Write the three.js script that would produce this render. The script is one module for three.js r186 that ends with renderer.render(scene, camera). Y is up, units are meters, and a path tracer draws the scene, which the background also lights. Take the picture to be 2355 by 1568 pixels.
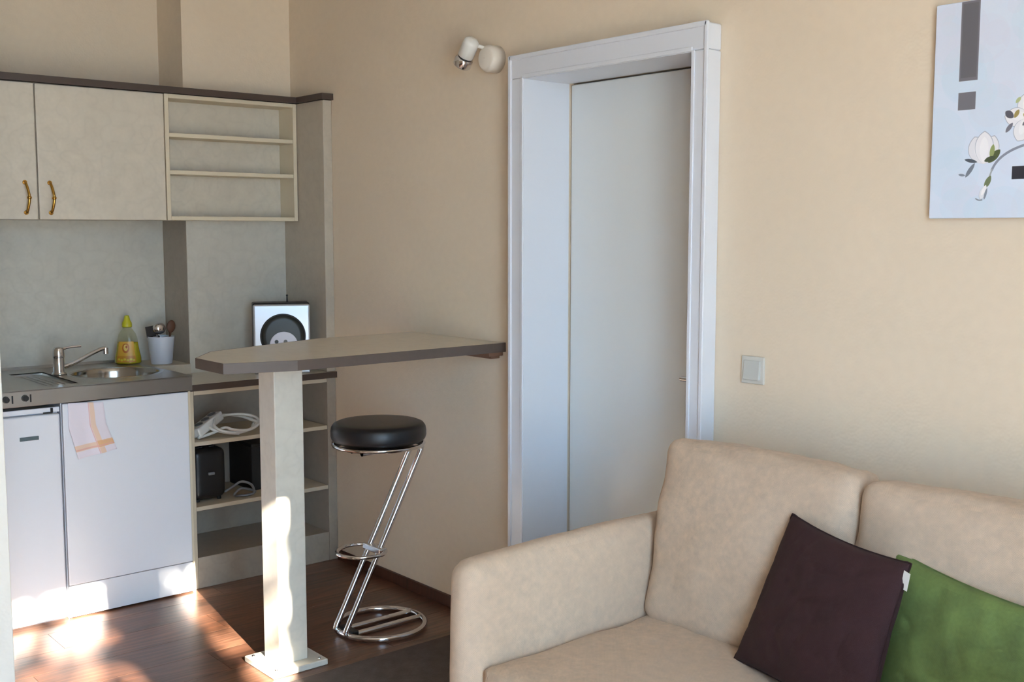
import * as THREE from 'three';
import { RoundedBoxGeometry } from 'three/addons/geometries/RoundedBoxGeometry.js';
import { mergeGeometries, mergeVertices } from 'three/addons/utils/BufferGeometryUtils.js';
import { ImprovedNoise } from 'three/addons/math/ImprovedNoise.js';

// ---------------------------------------------------------------- camera, sky, sun, exposure
// x runs along the wall with the door, z comes out of that wall, the kitchen wall stands across it at x = 0
const scene = new THREE.Scene();
const camera = new THREE.PerspectiveCamera(34.245, 2355 / 1568, 0.05, 200);
camera.position.set(4.7906, 1.5406, 2.6747);
camera.rotation.order = 'YXZ';
camera.rotation.set(THREE.MathUtils.degToRad(-5.711), THREE.MathUtils.degToRad(49.68), THREE.MathUtils.degToRad(0.034));
scene.add(camera);
scene.background = new THREE.Color(0.56, 0.85, 1.17);
scene.backgroundIntensity = 7.0;
const SUN_DIR = new THREE.Vector3(1, 0.49, 0.172).normalize();
const sun = new THREE.DirectionalLight(new THREE.Color(1.0, 0.9, 0.76), 40);
sun.position.copy(SUN_DIR).multiplyScalar(20).add(new THREE.Vector3(1, 0, 1));
sun.target.position.set(1, 0, 1);
sun.castShadow = true;
sun.shadow.mapSize.set(4096, 4096);
Object.assign(sun.shadow.camera, { left: -7, right: 7, top: 7, bottom: -7, near: 1, far: 40 });
scene.add(sun, sun.target);
const renderer = new THREE.WebGLRenderer({ antialias: true });
renderer.toneMapping = THREE.LinearToneMapping;
renderer.toneMappingExposure = 2.1;
renderer.shadowMap.enabled = true;

// ---------------------------------------------------------------- helpers
let seed = 7;
const rnd = () => { seed = (seed * 1664525 + 1013904223) % 4294967296; return seed / 4294967296; };
const V = (x, y, z) => new THREE.Vector3(x, y, z);
const noise = new ImprovedNoise();
const taken = {};
function numbered(name) {
  const n = taken[name] = (taken[name] ?? -1) + 1;
  return n ? `${name}_${String(n).padStart(3, '0')}` : name;
}
function addMesh(name, geometry, material, parent) {
  const m = new THREE.Mesh(geometry, material);
  m.name = parent === scene ? numbered(name) : name;
  m.castShadow = m.receiveShadow = true;
  parent.add(m);
  return m;
}
function thing(name, label, category, [x, y, z] = [0, 0, 0], turn = 0, group) {
  const o = new THREE.Group();
  o.name = numbered(name);
  o.position.set(x, y, z); o.rotation.y = turn;
  o.userData = { label, category };
  if (group) o.userData.group = group;
  scene.add(o);
  return o;
}
function single(name, geometry, material, label, category) {
  const m = addMesh(name, geometry, material, scene);
  m.userData = { label, category };
  return m;
}
function struct(name, geometry, material, label, category = name.split('_')[0]) {
  const m = addMesh(name, geometry, material, scene);
  m.userData = { kind: 'structure', label, category };
  return m;
}
// texture coordinates in metres, each triangle from the axis it faces most
function metreUV(g, du = 0, dv = 0, swap = false) {
  if (g.index) g = g.toNonIndexed();
  const p = g.attributes.position, uv = new Float32Array(p.count * 2), a = V(), b = V(), c = V(), n = V();
  for (let i = 0; i < p.count; i += 3) {
    a.fromBufferAttribute(p, i); b.fromBufferAttribute(p, i + 1); c.fromBufferAttribute(p, i + 2);
    n.crossVectors(b.clone().sub(a), c.clone().sub(a));
    const ax = Math.abs(n.x), ay = Math.abs(n.y), az = Math.abs(n.z);
    [a, b, c].forEach((q, k) => {
      let u, v;
      if (ax >= ay && ax >= az) { u = q.z; v = q.y; } else if (ay >= az) { u = q.x; v = q.z; } else { u = q.x; v = q.y; }
      if (swap) [u, v] = [v, u];
      uv[(i + k) * 2] = u + du; uv[(i + k) * 2 + 1] = v + dv;
    });
  }
  g.setAttribute('uv', new THREE.BufferAttribute(uv, 2));
  return g;
}
// a box given by its extents, with softly broken edges
function bx(x0, x1, y0, y1, z0, z1, r = 0.002, seg = 2) {
  const w = x1 - x0, h = y1 - y0, d = z1 - z0;
  const g = r > 0 ? new RoundedBoxGeometry(w, h, d, seg, Math.min(r, w / 2.01, h / 2.01, d / 2.01)) : new THREE.BoxGeometry(w, h, d).toNonIndexed();
  g.translate((x0 + x1) / 2, (y0 + y1) / 2, (z0 + z1) / 2);
  return metreUV(g);
}
const join = (list) => mergeGeometries(list.map((g) => (g.index ? g.toNonIndexed() : g)));
function tube(points, r, closed = false, seg = 60, rs = 12, tension = 0.5) {
  const c = new THREE.CatmullRomCurve3(points.map((p) => (p.isVector3 ? p : V(...p))), closed, 'catmullrom', tension);
  return new THREE.TubeGeometry(c, seg, r, rs, closed);
}
// a path of straight runs with rounded bends
function bentTube(points, bend, r, rs = 12) {
  const path = new THREE.CurvePath(), P = points.map((p) => V(...p));
  let from = P[0];
  for (let i = 1; i < P.length - 1; i++) {
    const a = P[i].clone().add(P[i - 1].clone().sub(P[i]).setLength(bend)), b = P[i].clone().add(P[i + 1].clone().sub(P[i]).setLength(bend));
    path.add(new THREE.LineCurve3(from, a)); path.add(new THREE.QuadraticBezierCurve3(a, P[i], b));
    from = b;
  }
  path.add(new THREE.LineCurve3(from, P[P.length - 1]));
  return new THREE.TubeGeometry(path, 90, r, rs, false);
}
const lathe = (pts, seg = 40) => new THREE.LatheGeometry(pts.map((p) => new THREE.Vector2(...p)), seg);
const cyl = (r0, r1, h, seg = 32) => new THREE.CylinderGeometry(r1, r0, h, seg);
// upholstery: a rounded box whose faces swell
function softBox(w, h, d, r, puff = [0, 0, 0], seg = 18, wrinkle = 0, phase = 0) {
  let g = new THREE.BoxGeometry(w, h, d, seg, seg, seg);
  const p = g.attributes.position, v = V(), inner = V();
  const half = [w / 2, h / 2, d / 2];
  for (let i = 0; i < p.count; i++) {
    v.fromBufferAttribute(p, i);
    const n = [v.x / half[0], v.y / half[1], v.z / half[2]];
    inner.set(THREE.MathUtils.clamp(v.x, -(half[0] - r), half[0] - r), THREE.MathUtils.clamp(v.y, -(half[1] - r), half[1] - r), THREE.MathUtils.clamp(v.z, -(half[2] - r), half[2] - r));
    const off = v.clone().sub(inner);
    if (off.length() > 1e-9) v.copy(inner).add(off.setLength(r));
    const k = (a) => 1 - a * a;
    v.x += Math.sign(n[0]) * n[0] ** 8 * puff[0] * k(n[1]) * k(n[2]);
    v.y += Math.sign(n[1]) * n[1] ** 8 * puff[1] * k(n[0]) * k(n[2]);
    v.z += Math.sign(n[2]) * n[2] ** 8 * puff[2] * k(n[0]) * k(n[1]);
    if (wrinkle) {
      const s = wrinkle * (noise.noise(v.x * 7 + phase, v.y * 7, v.z * 7) + 0.5 * noise.noise(v.x * 17, v.y * 17 + phase, v.z * 17));
      v.x += s * n[0]; v.y += s * n[1]; v.z += s * n[2];
    }
    p.setXYZ(i, v.x, v.y, v.z);
  }
  g.deleteAttribute('uv'); g.deleteAttribute('normal');
  g = mergeVertices(g, 1e-5); g.computeVertexNormals();
  return metreUV(g, phase, phase * 0.7);
}
// a loose cushion between four corners: two sheets sewn at the rim, edges drawn in, creased
function pillowGeometry([TL, TR, BL, BR], t, phase) {
  const N = 60, pos = [], idx = [], mid = V().add(TL).add(TR).add(BL).add(BR).multiplyScalar(0.25);
  const n = TR.clone().sub(BL).cross(TL.clone().sub(BR)).normalize(), p = V(), q = V();
  const at = (u, v) => {
    const a = u * (1 - 0.07 * (1 - v * v)), b = v * (1 - 0.07 * (1 - u * u));
    p.lerpVectors(BL, BR, (a + 1) / 2); q.lerpVectors(TL, TR, (a + 1) / 2);
    return p.clone().lerp(q, (b + 1) / 2).sub(mid);
  };
  for (const s of [1, -1]) {
    const base = pos.length / 3;
    for (let j = 0; j <= N; j++) for (let i = 0; i <= N; i++) {
      const u = (i / N) * 2 - 1, v = (j / N) * 2 - 1, rim = Math.max(0, (1 - u * u) * (1 - v * v));
      const fold = noise.noise(u * 1.7 + phase, v * 1.7, phase) * 0.5 + noise.noise(u * 4.6, v * 3.2 + phase, s) * 0.25;
      const crease = Math.pow(1 - Math.abs(noise.noise(u * 1.6 + phase * 2, v * 2.4 + phase, 4.4)), 10) * 0.11 + Math.pow(1 - Math.abs(noise.noise(u * 2.6, v * 1.8 + phase * 3, 9.1)), 14) * 0.05;
      const o = at(u, v).addScaledVector(n, s * t * Math.pow(rim, 0.42) * (1 + 0.24 * fold - crease));
      pos.push(o.x, o.y, o.z);
    }
    for (let j = 0; j < N; j++) for (let i = 0; i < N; i++) {
      const a = base + j * (N + 1) + i, b = a + 1, c = a + N + 1, d = c + 1;
      if (s > 0) idx.push(a, b, d, a, d, c); else idx.push(a, d, b, a, c, d);
    }
  }
  let g = new THREE.BufferGeometry();
  g.setAttribute('position', new THREE.Float32BufferAttribute(pos, 3)); g.setIndex(idx);
  g = mergeVertices(g, 1e-5); g.computeVertexNormals();
  return { cover: metreUV(g, phase, phase), mid, at, n };
}
// flat boards cut from an outline in plan (list of [x, z])
function board(outline, y0, y1) {
  const s = new THREE.Shape(outline.map(([x, z]) => new THREE.Vector2(x, -z)));
  const g = new THREE.ExtrudeGeometry(s, { depth: y1 - y0, bevelEnabled: false });
  g.rotateX(-Math.PI / 2); g.translate(0, y0, 0);
  return metreUV(g);
}
function edgeBand(outline, y0, y1, t = 0.0015) {
  const list = [];
  for (let i = 0; i + 1 < outline.length; i++) {   // an open run of edges
    const a = outline[i], b = outline[i + 1], l = Math.hypot(b[0] - a[0], b[1] - a[1]);
    const g = new RoundedBoxGeometry(l + t, y1 - y0, t * 2, 1, 0.0008);
    g.rotateY(-Math.atan2(b[1] - a[1], b[0] - a[0])); g.translate((a[0] + b[0]) / 2, (y0 + y1) / 2, (a[1] + b[1]) / 2);
    list.push(metreUV(g));
  }
  return join(list);
}

// ---------------------------------------------------------------- textures and materials
function dataTexture(size, paint, srgb = true) {
  const [W, H] = Array.isArray(size) ? size : [size, size], d = new Uint8Array(W * H * 4);
  for (let y = 0; y < H; y++) for (let x = 0; x < W; x++) {
    const c = paint(x / W, y / H, x, y);
    const i = (y * W + x) * 4;
    for (let k = 0; k < 3; k++) d[i + k] = Math.max(0, Math.min(255, Math.round(Array.isArray(c) ? c[k] : c)));
    d[i + 3] = 255;
  }
  const t = new THREE.DataTexture(d, W, H, THREE.RGBAFormat);
  t.wrapS = t.wrapT = THREE.RepeatWrapping; t.magFilter = THREE.LinearFilter; t.minFilter = THREE.LinearMipmapLinearFilter; t.generateMipmaps = true;
  if (srgb) t.colorSpace = THREE.SRGBColorSpace;
  t.needsUpdate = true;
  return t;
}
// noise that repeats over the unit square
function loopNoise(u, v, f, z) {
  const a = (x, y) => noise.noise(x * f, y * f, z);
  const su = u * u * (3 - 2 * u), sv = v * v * (3 - 2 * v);
  return (a(u, v) * (1 - su) + a(u - 1, v) * su) * (1 - sv) + (a(u, v - 1) * (1 - su) + a(u - 1, v - 1) * su) * sv;
}
const scaled = (t, sx, sy = sx) => { t.repeat.set(sx, sy); return t; };
const tone = (base, k) => base.map((c) => c * k);

const plasterTex = scaled(dataTexture(256, (u, v) => tone([255, 255, 255], 0.985 + 0.012 * loopNoise(u, v, 5, 1.3) + 0.012 * loopNoise(u, v, 40, 4.1))), 0.9);
const plasterBump = scaled(dataTexture(256, (u, v) => 128 + 60 * loopNoise(u, v, 60, 2.2) + 50 * loopNoise(u, v, 28, 7.7), false), 2.2);
const wallMat = new THREE.MeshStandardMaterial({ color: '#ebd9c1', map: plasterTex, bumpMap: plasterBump, bumpScale: 0.0012, roughness: 0.85 });
const nicheMat = new THREE.MeshStandardMaterial({ color: '#ebe6dc', map: plasterTex, bumpMap: plasterBump, bumpScale: 0.0012, roughness: 0.8 });
const ceilingMat = new THREE.MeshStandardMaterial({ color: '#efebe3', map: plasterTex, roughness: 0.9 });
const woodTex = dataTexture([512, 1024], (u, v) => {
  const g = loopNoise(u, v, 9, 0.4) * 0.35 + noise.noise(u * 55, loopNoise(u, v, 3, 8) * 2 + v * 2, 3) * 0.3 + noise.noise(u * 140, v * 4, 9) * 0.22 + Math.sin((u * 14 + loopNoise(u, v, 4, 5) * 3) * 6.283) * 0.12;
  const k = 1 + g * 0.55;
  return [116 * k, 84 * k * (1 - g * 0.04), 67 * k * (1 - g * 0.07)];
});
woodTex.repeat.set(2.2, 0.72);
const plankMats = ['#ffffff', '#e4dcd6', '#f7e6d8', '#d2c6c0'].map((c) => new THREE.MeshPhysicalMaterial({ color: c, map: woodTex, roughness: 0.34, clearcoat: 0.25, clearcoatRoughness: 0.22 }));
const darkWood = new THREE.MeshStandardMaterial({ color: '#a5806e', map: woodTex, roughness: 0.5 });
const underlayMat = new THREE.MeshStandardMaterial({ color: '#1d1410', roughness: 0.9 });
const marble = dataTexture(512, (u, v) => {
  const w = loopNoise(u, v, 6, 3.1) * 0.6;
  const vein = Math.pow(1 - Math.abs(loopNoise((u + w * 0.08 + 1) % 1, (v + w * 0.08 + 1) % 1, 10, 6.4)), 9);
  const k = 0.985 + 0.025 * loopNoise(u, v, 12, 9.2) - 0.025 * vein + 0.02 * loopNoise(u, v, 45, 2.2);
  return [255 * k, 253 * k, 249 * k];
});
scaled(marble, 1.7);
const laminate = new THREE.MeshPhysicalMaterial({ color: '#d8d0c2', map: marble, roughness: 0.32, clearcoat: 0.3, clearcoatRoughness: 0.2 });
const splashMat = new THREE.MeshStandardMaterial({ color: '#d3cfc5', map: marble, roughness: 0.45 });
const edgeLight = new THREE.MeshStandardMaterial({ color: '#ddd0b6', roughness: 0.5 });
const edgeDark = new THREE.MeshStandardMaterial({ color: '#61554f', map: marble, roughness: 0.5 });
const corniceMat = new THREE.MeshStandardMaterial({ color: '#4b3e38', roughness: 0.45 });
const greige = new THREE.MeshStandardMaterial({ color: '#b0a597', map: marble, roughness: 0.45 });
const greigeEdge = new THREE.MeshStandardMaterial({ color: '#d2c3aa', roughness: 0.5 });
const panelMat = new THREE.MeshStandardMaterial({ color: '#c3b9aa', map: marble, roughness: 0.42 });
const innerShelf = new THREE.MeshStandardMaterial({ color: '#cfc6b6', map: marble, roughness: 0.5 });
const enamel = new THREE.MeshPhysicalMaterial({ color: '#e9ecf2', roughness: 0.28, clearcoat: 0.4, clearcoatRoughness: 0.12 });
const whitePaint = new THREE.MeshPhysicalMaterial({ color: '#e0e3ea', roughness: 0.35, clearcoat: 0.3, clearcoatRoughness: 0.2 });
const doorPaint = new THREE.MeshPhysicalMaterial({ color: '#e2e5e4', roughness: 0.3, clearcoat: 0.35, clearcoatRoughness: 0.18 });
const postMat = new THREE.MeshPhysicalMaterial({ color: '#ddd9cf', map: marble, roughness: 0.35, clearcoat: 0.3, clearcoatRoughness: 0.2 });
const brushed = dataTexture([256, 512], (u, v) => 128 + 70 * noise.noise(u * 3, v * 220, 1) + 40 * noise.noise(u * 9, v * 90, 5), false);
const steel = new THREE.MeshStandardMaterial({ color: '#b9b6b0', metalness: 1, roughness: 0.3, bumpMap: scaled(brushed, 2, 2), bumpScale: 0.0002 });
const steelBowl = new THREE.MeshStandardMaterial({ color: '#b5b3ad', metalness: 1, roughness: 0.16, side: THREE.DoubleSide });
const chrome = new THREE.MeshStandardMaterial({ color: '#e4e6ea', metalness: 1, roughness: 0.08 });
const brass = new THREE.MeshStandardMaterial({ color: '#b98f46', metalness: 1, roughness: 0.22 });
const blackPlastic = new THREE.MeshStandardMaterial({ color: '#17181a', roughness: 0.42 });
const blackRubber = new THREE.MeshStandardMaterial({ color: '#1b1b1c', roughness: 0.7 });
const blackLeather = new THREE.MeshPhysicalMaterial({ color: '#15161a', roughness: 0.42, clearcoat: 0.25, clearcoatRoughness: 0.35, bumpMap: scaled(dataTexture(256, (u, v) => 128 + 80 * loopNoise(u, v, 40, 3), false), 6), bumpScale: 0.0004 });
const whitePlastic = new THREE.MeshStandardMaterial({ color: '#e8e6e0', roughness: 0.4 });
const greyPlastic = new THREE.MeshStandardMaterial({ color: '#77797b', roughness: 0.5 });
const darkGap = new THREE.MeshStandardMaterial({ color: '#2a2a2c', roughness: 0.8 });
const glass = new THREE.MeshPhysicalMaterial({ color: '#ffffff', transmission: 1, thickness: 0, roughness: 0, ior: 1.5 });

function fabric(hex, amount, f1, f2, warm = 0) {
  const c = new THREE.Color(hex), rgb = [c.r, c.g, c.b].map((x) => 255 * (x <= 0.0031308 ? 12.92 * x : 1.055 * x ** (1 / 2.4) - 0.055));
  return dataTexture(512, (u, v, x, y) => {
    const weave = ((x ^ y) & 1) * 0.03 + 0.03 * Math.sin(x * 1.57) * Math.sin(y * 1.57);
    const n = loopNoise(u, v, f1, 1.7) + 0.6 * loopNoise(u, v, f2, 5.5) + 0.5 * loopNoise(u, v, f2 * 3, 8.8);
    const k = 1 + amount * n + weave;
    return [rgb[0] * k * (1 + warm * n), rgb[1] * k, rgb[2] * k * (1 - warm * n)];
  });
}
const fabricBump = dataTexture(256, (u, v, x, y) => 128 + 50 * Math.sin(x * 0.785) * Math.sin(y * 0.785) + 50 * loopNoise(u, v, 60, 1), false);
const sofaMat = new THREE.MeshPhysicalMaterial({ map: scaled(fabric('#c2ab95', 0.055, 30, 70, 0.01), 1.6), bumpMap: scaled(fabricBump.clone(), 7), bumpScale: 0.001, roughness: 0.92, sheen: 0.4, sheenRoughness: 0.6, sheenColor: new THREE.Color('#e8d8c8') });
const brownFabric = new THREE.MeshPhysicalMaterial({ map: scaled(fabric('#33191b', 0.06, 8, 30), 2.4), bumpMap: scaled(fabricBump.clone(), 9), bumpScale: 0.001, roughness: 0.9, sheen: 0.05, sheenRoughness: 0.7, sheenColor: new THREE.Color('#6a4a48') });
const greenFabric = new THREE.MeshPhysicalMaterial({ map: scaled(fabric('#64753f', 0.12, 7, 20), 2.2), bumpMap: scaled(fabricBump.clone(), 9), bumpScale: 0.0008, roughness: 0.85, sheen: 0.5, sheenRoughness: 0.5, sheenColor: new THREE.Color('#8fae6a') });
const seamMat = new THREE.MeshStandardMaterial({ color: '#8d7865', roughness: 0.9 });
const rugMat = new THREE.MeshStandardMaterial({ map: scaled(fabric('#544a46', 0.14, 14, 60), 1.8), bumpMap: scaled(fabricBump.clone(), 6), bumpScale: 0.002, roughness: 0.95 });

// ---------------------------------------------------------------- the room
const CEIL = 2.75, WX = 5.1, FZ = 6.6, RX = -0.261, PZ = 0.539;          // ceiling, window wall, far wall behind the camera, recess of the kitchen wall, chimney breast edge
const DL = 1.774, DR = 2.553, DH = 2.078;                                // door opening
{
  const floor = new THREE.Group(); floor.name = 'floor'; floor.userData = { kind: 'structure', label: 'dark brown laminate plank floor', category: 'floor' }; scene.add(floor);
  addMesh('underlay', bx(RX - 0.2, WX + 0.3, -0.12, -0.009, -0.3, FZ + 0.2, 0), underlayMat, floor);
  const PW = 0.192, PL = 1.285, rows = Math.ceil((WX - RX) / PW);
  for (let r = 0; r < rows; r++) {
    const x0 = RX + r * PW, x1 = Math.min(x0 + PW, WX);
    let z = -((r * 0.433 + 0.2) % 1) * PL;
    while (z < FZ) {
      const z0 = Math.max(z, 0), z1 = Math.min(z + PL, FZ);
      if (z1 - z0 > 0.02) {
        let g = new THREE.BoxGeometry(x1 - x0 - 0.0016, 0.009, z1 - z0 - 0.0016); g.translate((x0 + x1) / 2, -0.0045, (z0 + z1) / 2);
        addMesh('plank', metreUV(g, rnd() * 3, rnd() * 3), plankMats[Math.floor(rnd() * 4)], floor);
      }
      z += PL;
    }
  }
  // the wall with the door
  const s = new THREE.Shape([[RX - 0.2, -0.1], [WX + 0.3, -0.1], [WX + 0.3, CEIL], [RX - 0.2, CEIL]].map((p) => new THREE.Vector2(...p)));
  s.holes.push(new THREE.Path([[DL, -0.1 + 0.001], [DR, -0.1 + 0.001], [DR, DH], [DL, DH]].map((p) => new THREE.Vector2(...p))));
  const gw = new THREE.ExtrudeGeometry(s, { depth: 0.3, bevelEnabled: false }); gw.translate(0, 0, -0.3);
  struct('wall_back', metreUV(gw), wallMat, 'cream plastered wall that holds the white door', 'wall');
  struct('wall_kitchen', join([bx(RX - 0.2, RX, -0.1, CEIL, 0, FZ, 0), bx(RX, 0, -0.1, CEIL, 0, PZ, 0)]), wallMat, 'cream kitchen wall with a projecting chimney breast in its corner', 'wall');
  struct('wall_niche', bx(RX, 1.546, 0, CEIL, 1.782, 1.9, 0.004), nicheMat, 'off-white end of the short wall closing the kitchen niche beside the fridge', 'wall');
  struct('wall_front', bx(RX - 0.2, WX + 0.3, -0.1, CEIL, FZ, FZ + 0.2, 0), wallMat, 'cream wall facing the white door', 'wall');
  struct('ceiling', bx(RX - 0.2, WX + 0.3, CEIL, CEIL + 0.2, -0.3, FZ + 0.2, 0), ceilingMat, 'white ceiling', 'ceiling');
  struct('wall_backing', bx(DL - 0.4, DR + 0.4, -0.1, DH + 0.4, -0.4, -0.301, 0), wallMat, 'unseen cream panel added behind the white door to block leaking sky light', 'wall');  // unseen panel added to keep sky light out of the door gaps
  // the window wall with a tall two-leaf window
  const ww = new THREE.Shape([[0, -0.1], [FZ, -0.1], [FZ, CEIL], [0, CEIL]].map((p) => new THREE.Vector2(...p)));
  const W0 = 1.413, W1 = 3.06, WT = 2.6, WH = 2.455;
  ww.holes.push(new THREE.Path([[W0, 0.02], [W1, 0.02], [W1, WT], [W0, WT]].map((p) => new THREE.Vector2(...p))));
  const gww = new THREE.ExtrudeGeometry(ww, { depth: 0.3, bevelEnabled: false }); gww.rotateY(-Math.PI / 2); gww.translate(WX + 0.3, 0, 0);
  struct('wall_window', metreUV(gww), wallMat, 'cream wall with the tall garden window', 'wall');
  const win = new THREE.Group(); win.name = 'window_1'; win.userData = { kind: 'structure', label: 'tall white two-leaf garden window', category: 'window' }; scene.add(win);
  const f0 = WX + 0.02, f1 = WX + 0.09;
  for (const [z0, z1, y0, y1] of [[W0, W0 + 0.06, 0.02, WT], [W1 - 0.06, W1, 0.02, WT], [2.36, 2.56, 0.02, WT], [W0 + 0.06, 2.36, 0.02, 0.1], [2.56, W1 - 0.06, 0.02, 0.1], [W0 + 0.06, 2.36, WH, WT], [2.56, W1 - 0.06, WH, WT]])
    addMesh('window_frame', bx(f0, f1, y0, y1, z0, z1, 0.004), whitePaint, win);
  for (const [z0, z1] of [[W0 + 0.06, 2.36], [2.56, W1 - 0.06]]) {
    const g = new THREE.PlaneGeometry(z1 - z0, WH - 0.1); g.rotateY(-Math.PI / 2); g.translate(f0 + 0.035, (WH + 0.1) / 2, (z0 + z1) / 2);
    addMesh('pane', g, glass, win);
  }
  // splashback panels and skirting
  struct('trim_1', bx(RX, RX + 0.006, 0.93, 1.62, PZ + 0.006, 1.776, 0.001), splashMat, 'grey-white splashback panel behind the sink', 'splashback');
  struct('trim_2', bx(0, 0.006, 0.887, 1.61, 0.046, PZ + 0.006, 0.001), splashMat, 'grey-white splashback panel on the chimney breast', 'splashback');
  struct('trim_3', bx(RX + 0.006, 0, 0.93, 1.62, PZ, PZ + 0.006, 0.001), greige, 'narrow return panel on the side of the chimney breast', 'splashback');
  struct('baseboard_back', bx(0.39, 1.699, 0, 0.047, 0, 0.015, 0.003), darkWood, 'dark brown skirting board under the cream wall', 'skirting');
  struct('baseboard_right', bx(2.613, WX, 0, 0.047, 0, 0.015, 0.003), darkWood, 'dark brown skirting board behind the sofa', 'skirting');
}
// the door with its deep frame
{
  const d = new THREE.Group(); d.name = 'door_1'; d.userData = { kind: 'structure', label: 'white flush door set deep in a thick white frame', category: 'door' }; scene.add(d);
  const L = 1.701, R = 2.611, T = 2.156, P = 0.065;
  addMesh('casing', bx(L, DL, 0, DH, 0, P, 0.006), whitePaint, d);
  addMesh('casing', bx(DR, R, 0, DH, 0, P, 0.006), whitePaint, d);
  addMesh('casing', bx(L, R, DH, T, 0, P, 0.006), whitePaint, d);
  // a raised bead along the outer rim of the frame and a fine rebate along the opening
  addMesh('bead', join([bx(L - 0.004, L + 0.012, 0, T + 0.003, P - 0.004, P + 0.006, 0.003), bx(R - 0.010, R + 0.004, 0, T + 0.003, P - 0.004, P + 0.006, 0.003), bx(L, R, T - 0.012, T + 0.004, P - 0.004, P + 0.006, 0.003)]), whitePaint, d);
  addMesh('bead', join([bx(DL - 0.010, DL + 0.002, 0, DH, P - 0.002, P + 0.004, 0.002), bx(DR - 0.002, DR + 0.01, 0, DH, P - 0.002, P + 0.004, 0.002), bx(DL, DR, DH - 0.002, DH + 0.012, P - 0.002, P + 0.004, 0.002)]), whitePaint, d);
  addMesh('jamb', bx(DL - 0.002, DL + 0.004, 0, DH, -0.158, P, 0.001), whitePaint, d);
  addMesh('jamb', bx(DR - 0.004, DR + 0.002, 0, DH, -0.158, P, 0.001), whitePaint, d);
  addMesh('jamb', bx(DL, DR, DH - 0.004, DH + 0.002, -0.158, P, 0.001), whitePaint, d);
  addMesh('threshold', bx(DL - 0.02, DR + 0.02, -0.02, 0.004, -0.3, 0.0, 0.001), darkWood, d);
  addMesh('leaf', bx(DL + 0.009, DR - 0.007, 0.008, DH - 0.009, -0.205, -0.164, 0.002), doorPaint, d);
  addMesh('stop', join([bx(DL - 0.001, DL + 0.02, 0, DH, -0.26, -0.2055, 0.001), bx(DR - 0.02, DR + 0.001, 0, DH, -0.26, -0.2055, 0.001), bx(DL, DR, DH - 0.02, DH + 0.001, -0.26, -0.2055, 0.001)]), whitePaint, d);
  const h = addMesh('handle', join([bentTube([[2.488, 1.05, -0.164], [2.488, 1.05, -0.115], [2.375, 1.05, -0.112]], 0.018, 0.009), bx(2.47, 2.506, 0.94, 1.10, -0.166, -0.158, 0.003)].map((g) => { g = g.index ? g.toNonIndexed() : g; return g; })), chrome, d);
  h.userData.label = 'metal lever handle';
}

// ---------------------------------------------------------------- kitchen: wall units
const XU = 0.14, UB = 1.583, UT = 2.127;
{
  const c = thing('wall_cabinet', 'cream marbled double-door wall cabinet with brass handles above the sink', 'cabinet');
  addMesh('body', bx(RX + 0.001, XU - 0.02, UB, UT, 0.692, 1.774, 0.002), innerShelf, c);
  for (const [z0, z1, hz] of [[0.692, 1.2225, 1.176], [1.2285, 1.774, 1.272]]) {
    const d = addMesh('cabinet_door', bx(XU - 0.018, XU, UB, UT - 0.004, z0, z1, 0.003), laminate, c);
    const h = addMesh('handle', join([tube([[XU - 0.002, 1.732, hz + 0.004], [XU + 0.016, 1.722, hz + 0.003], [XU + 0.026, 1.69, hz - 0.002], [XU + 0.028, 1.668, hz - 0.004], [XU + 0.026, 1.645, hz - 0.002], [XU + 0.016, 1.617, hz + 0.002], [XU - 0.002, 1.608, hz + 0.003]], 0.0055, false, 40, 10), new THREE.SphereGeometry(0.009, 16, 10).translate(XU + 0.027, 1.669, hz - 0.004), cyl(0.009, 0.009, 0.004, 16).rotateZ(Math.PI / 2).translate(XU + 0.002, 1.73, hz + 0.004), cyl(0.009, 0.009, 0.004, 16).rotateZ(Math.PI / 2).translate(XU + 0.002, 1.61, hz + 0.003)]), brass, d);
    h.userData.label = 'arched brass handle';
  }
  const s = thing('wall_shelf', 'shallow open wall shelf with two boards beside the cream wall cabinet', 'shelf');
  const z0 = 0.05, z1 = 0.688, t = 0.018;
  addMesh('back_panel', bx(0.001, 0.007, UB + 0.02, UT - 0.02, z0 + t, z1 - t, 0), laminate, s);
  addMesh('side_panel', bx(0, XU, UB, UT - 0.002, z0, z0 + t, 0.002), edgeLight, s);
  addMesh('side_panel', bx(0, XU, UB, UT - 0.002, z1 - t, z1, 0.002), edgeLight, s);
  addMesh('top_board', bx(0, XU, UT - t - 0.002, UT - 0.002, z0 + t, z1 - t, 0.002), edgeLight, s);
  addMesh('bottom_board', bx(0, XU, UB, UB + t, z0 + t, z1 - t, 0.002), edgeLight, s);
  for (const y of [1.951, 1.791]) addMesh('shelf_board', bx(0.007, XU - 0.004, y - t / 2, y + t / 2, z0 + t, z1 - t, 0.002), edgeLight, s);
  // behind the shelf, left of the chimney breast
  single('tall_side_panel', join([bx(0.0, 0.374, 0.89, UT - 0.001, 0.001, 0.046, 0.003)]), panelMat, 'tall narrow marbled panel standing on the corner worktop against the cream wall', 'panel');
  const o = [[0.001, 0.001], [0.388, 0.001], [0.388, 0.058], [0.156, 0.058], [0.156, 1.776], [RX + 0.001, 1.776], [RX + 0.001, PZ + 0.001], [0.001, PZ + 0.001]];
  single('cornice_board', join([board(o, UT, UT + 0.024), edgeBand(o.slice(1, 5), UT - 0.001, UT + 0.027, 0.002)]), corniceMat, 'dark brown cornice board running along the top of the wall units', 'cornice');
}

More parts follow.
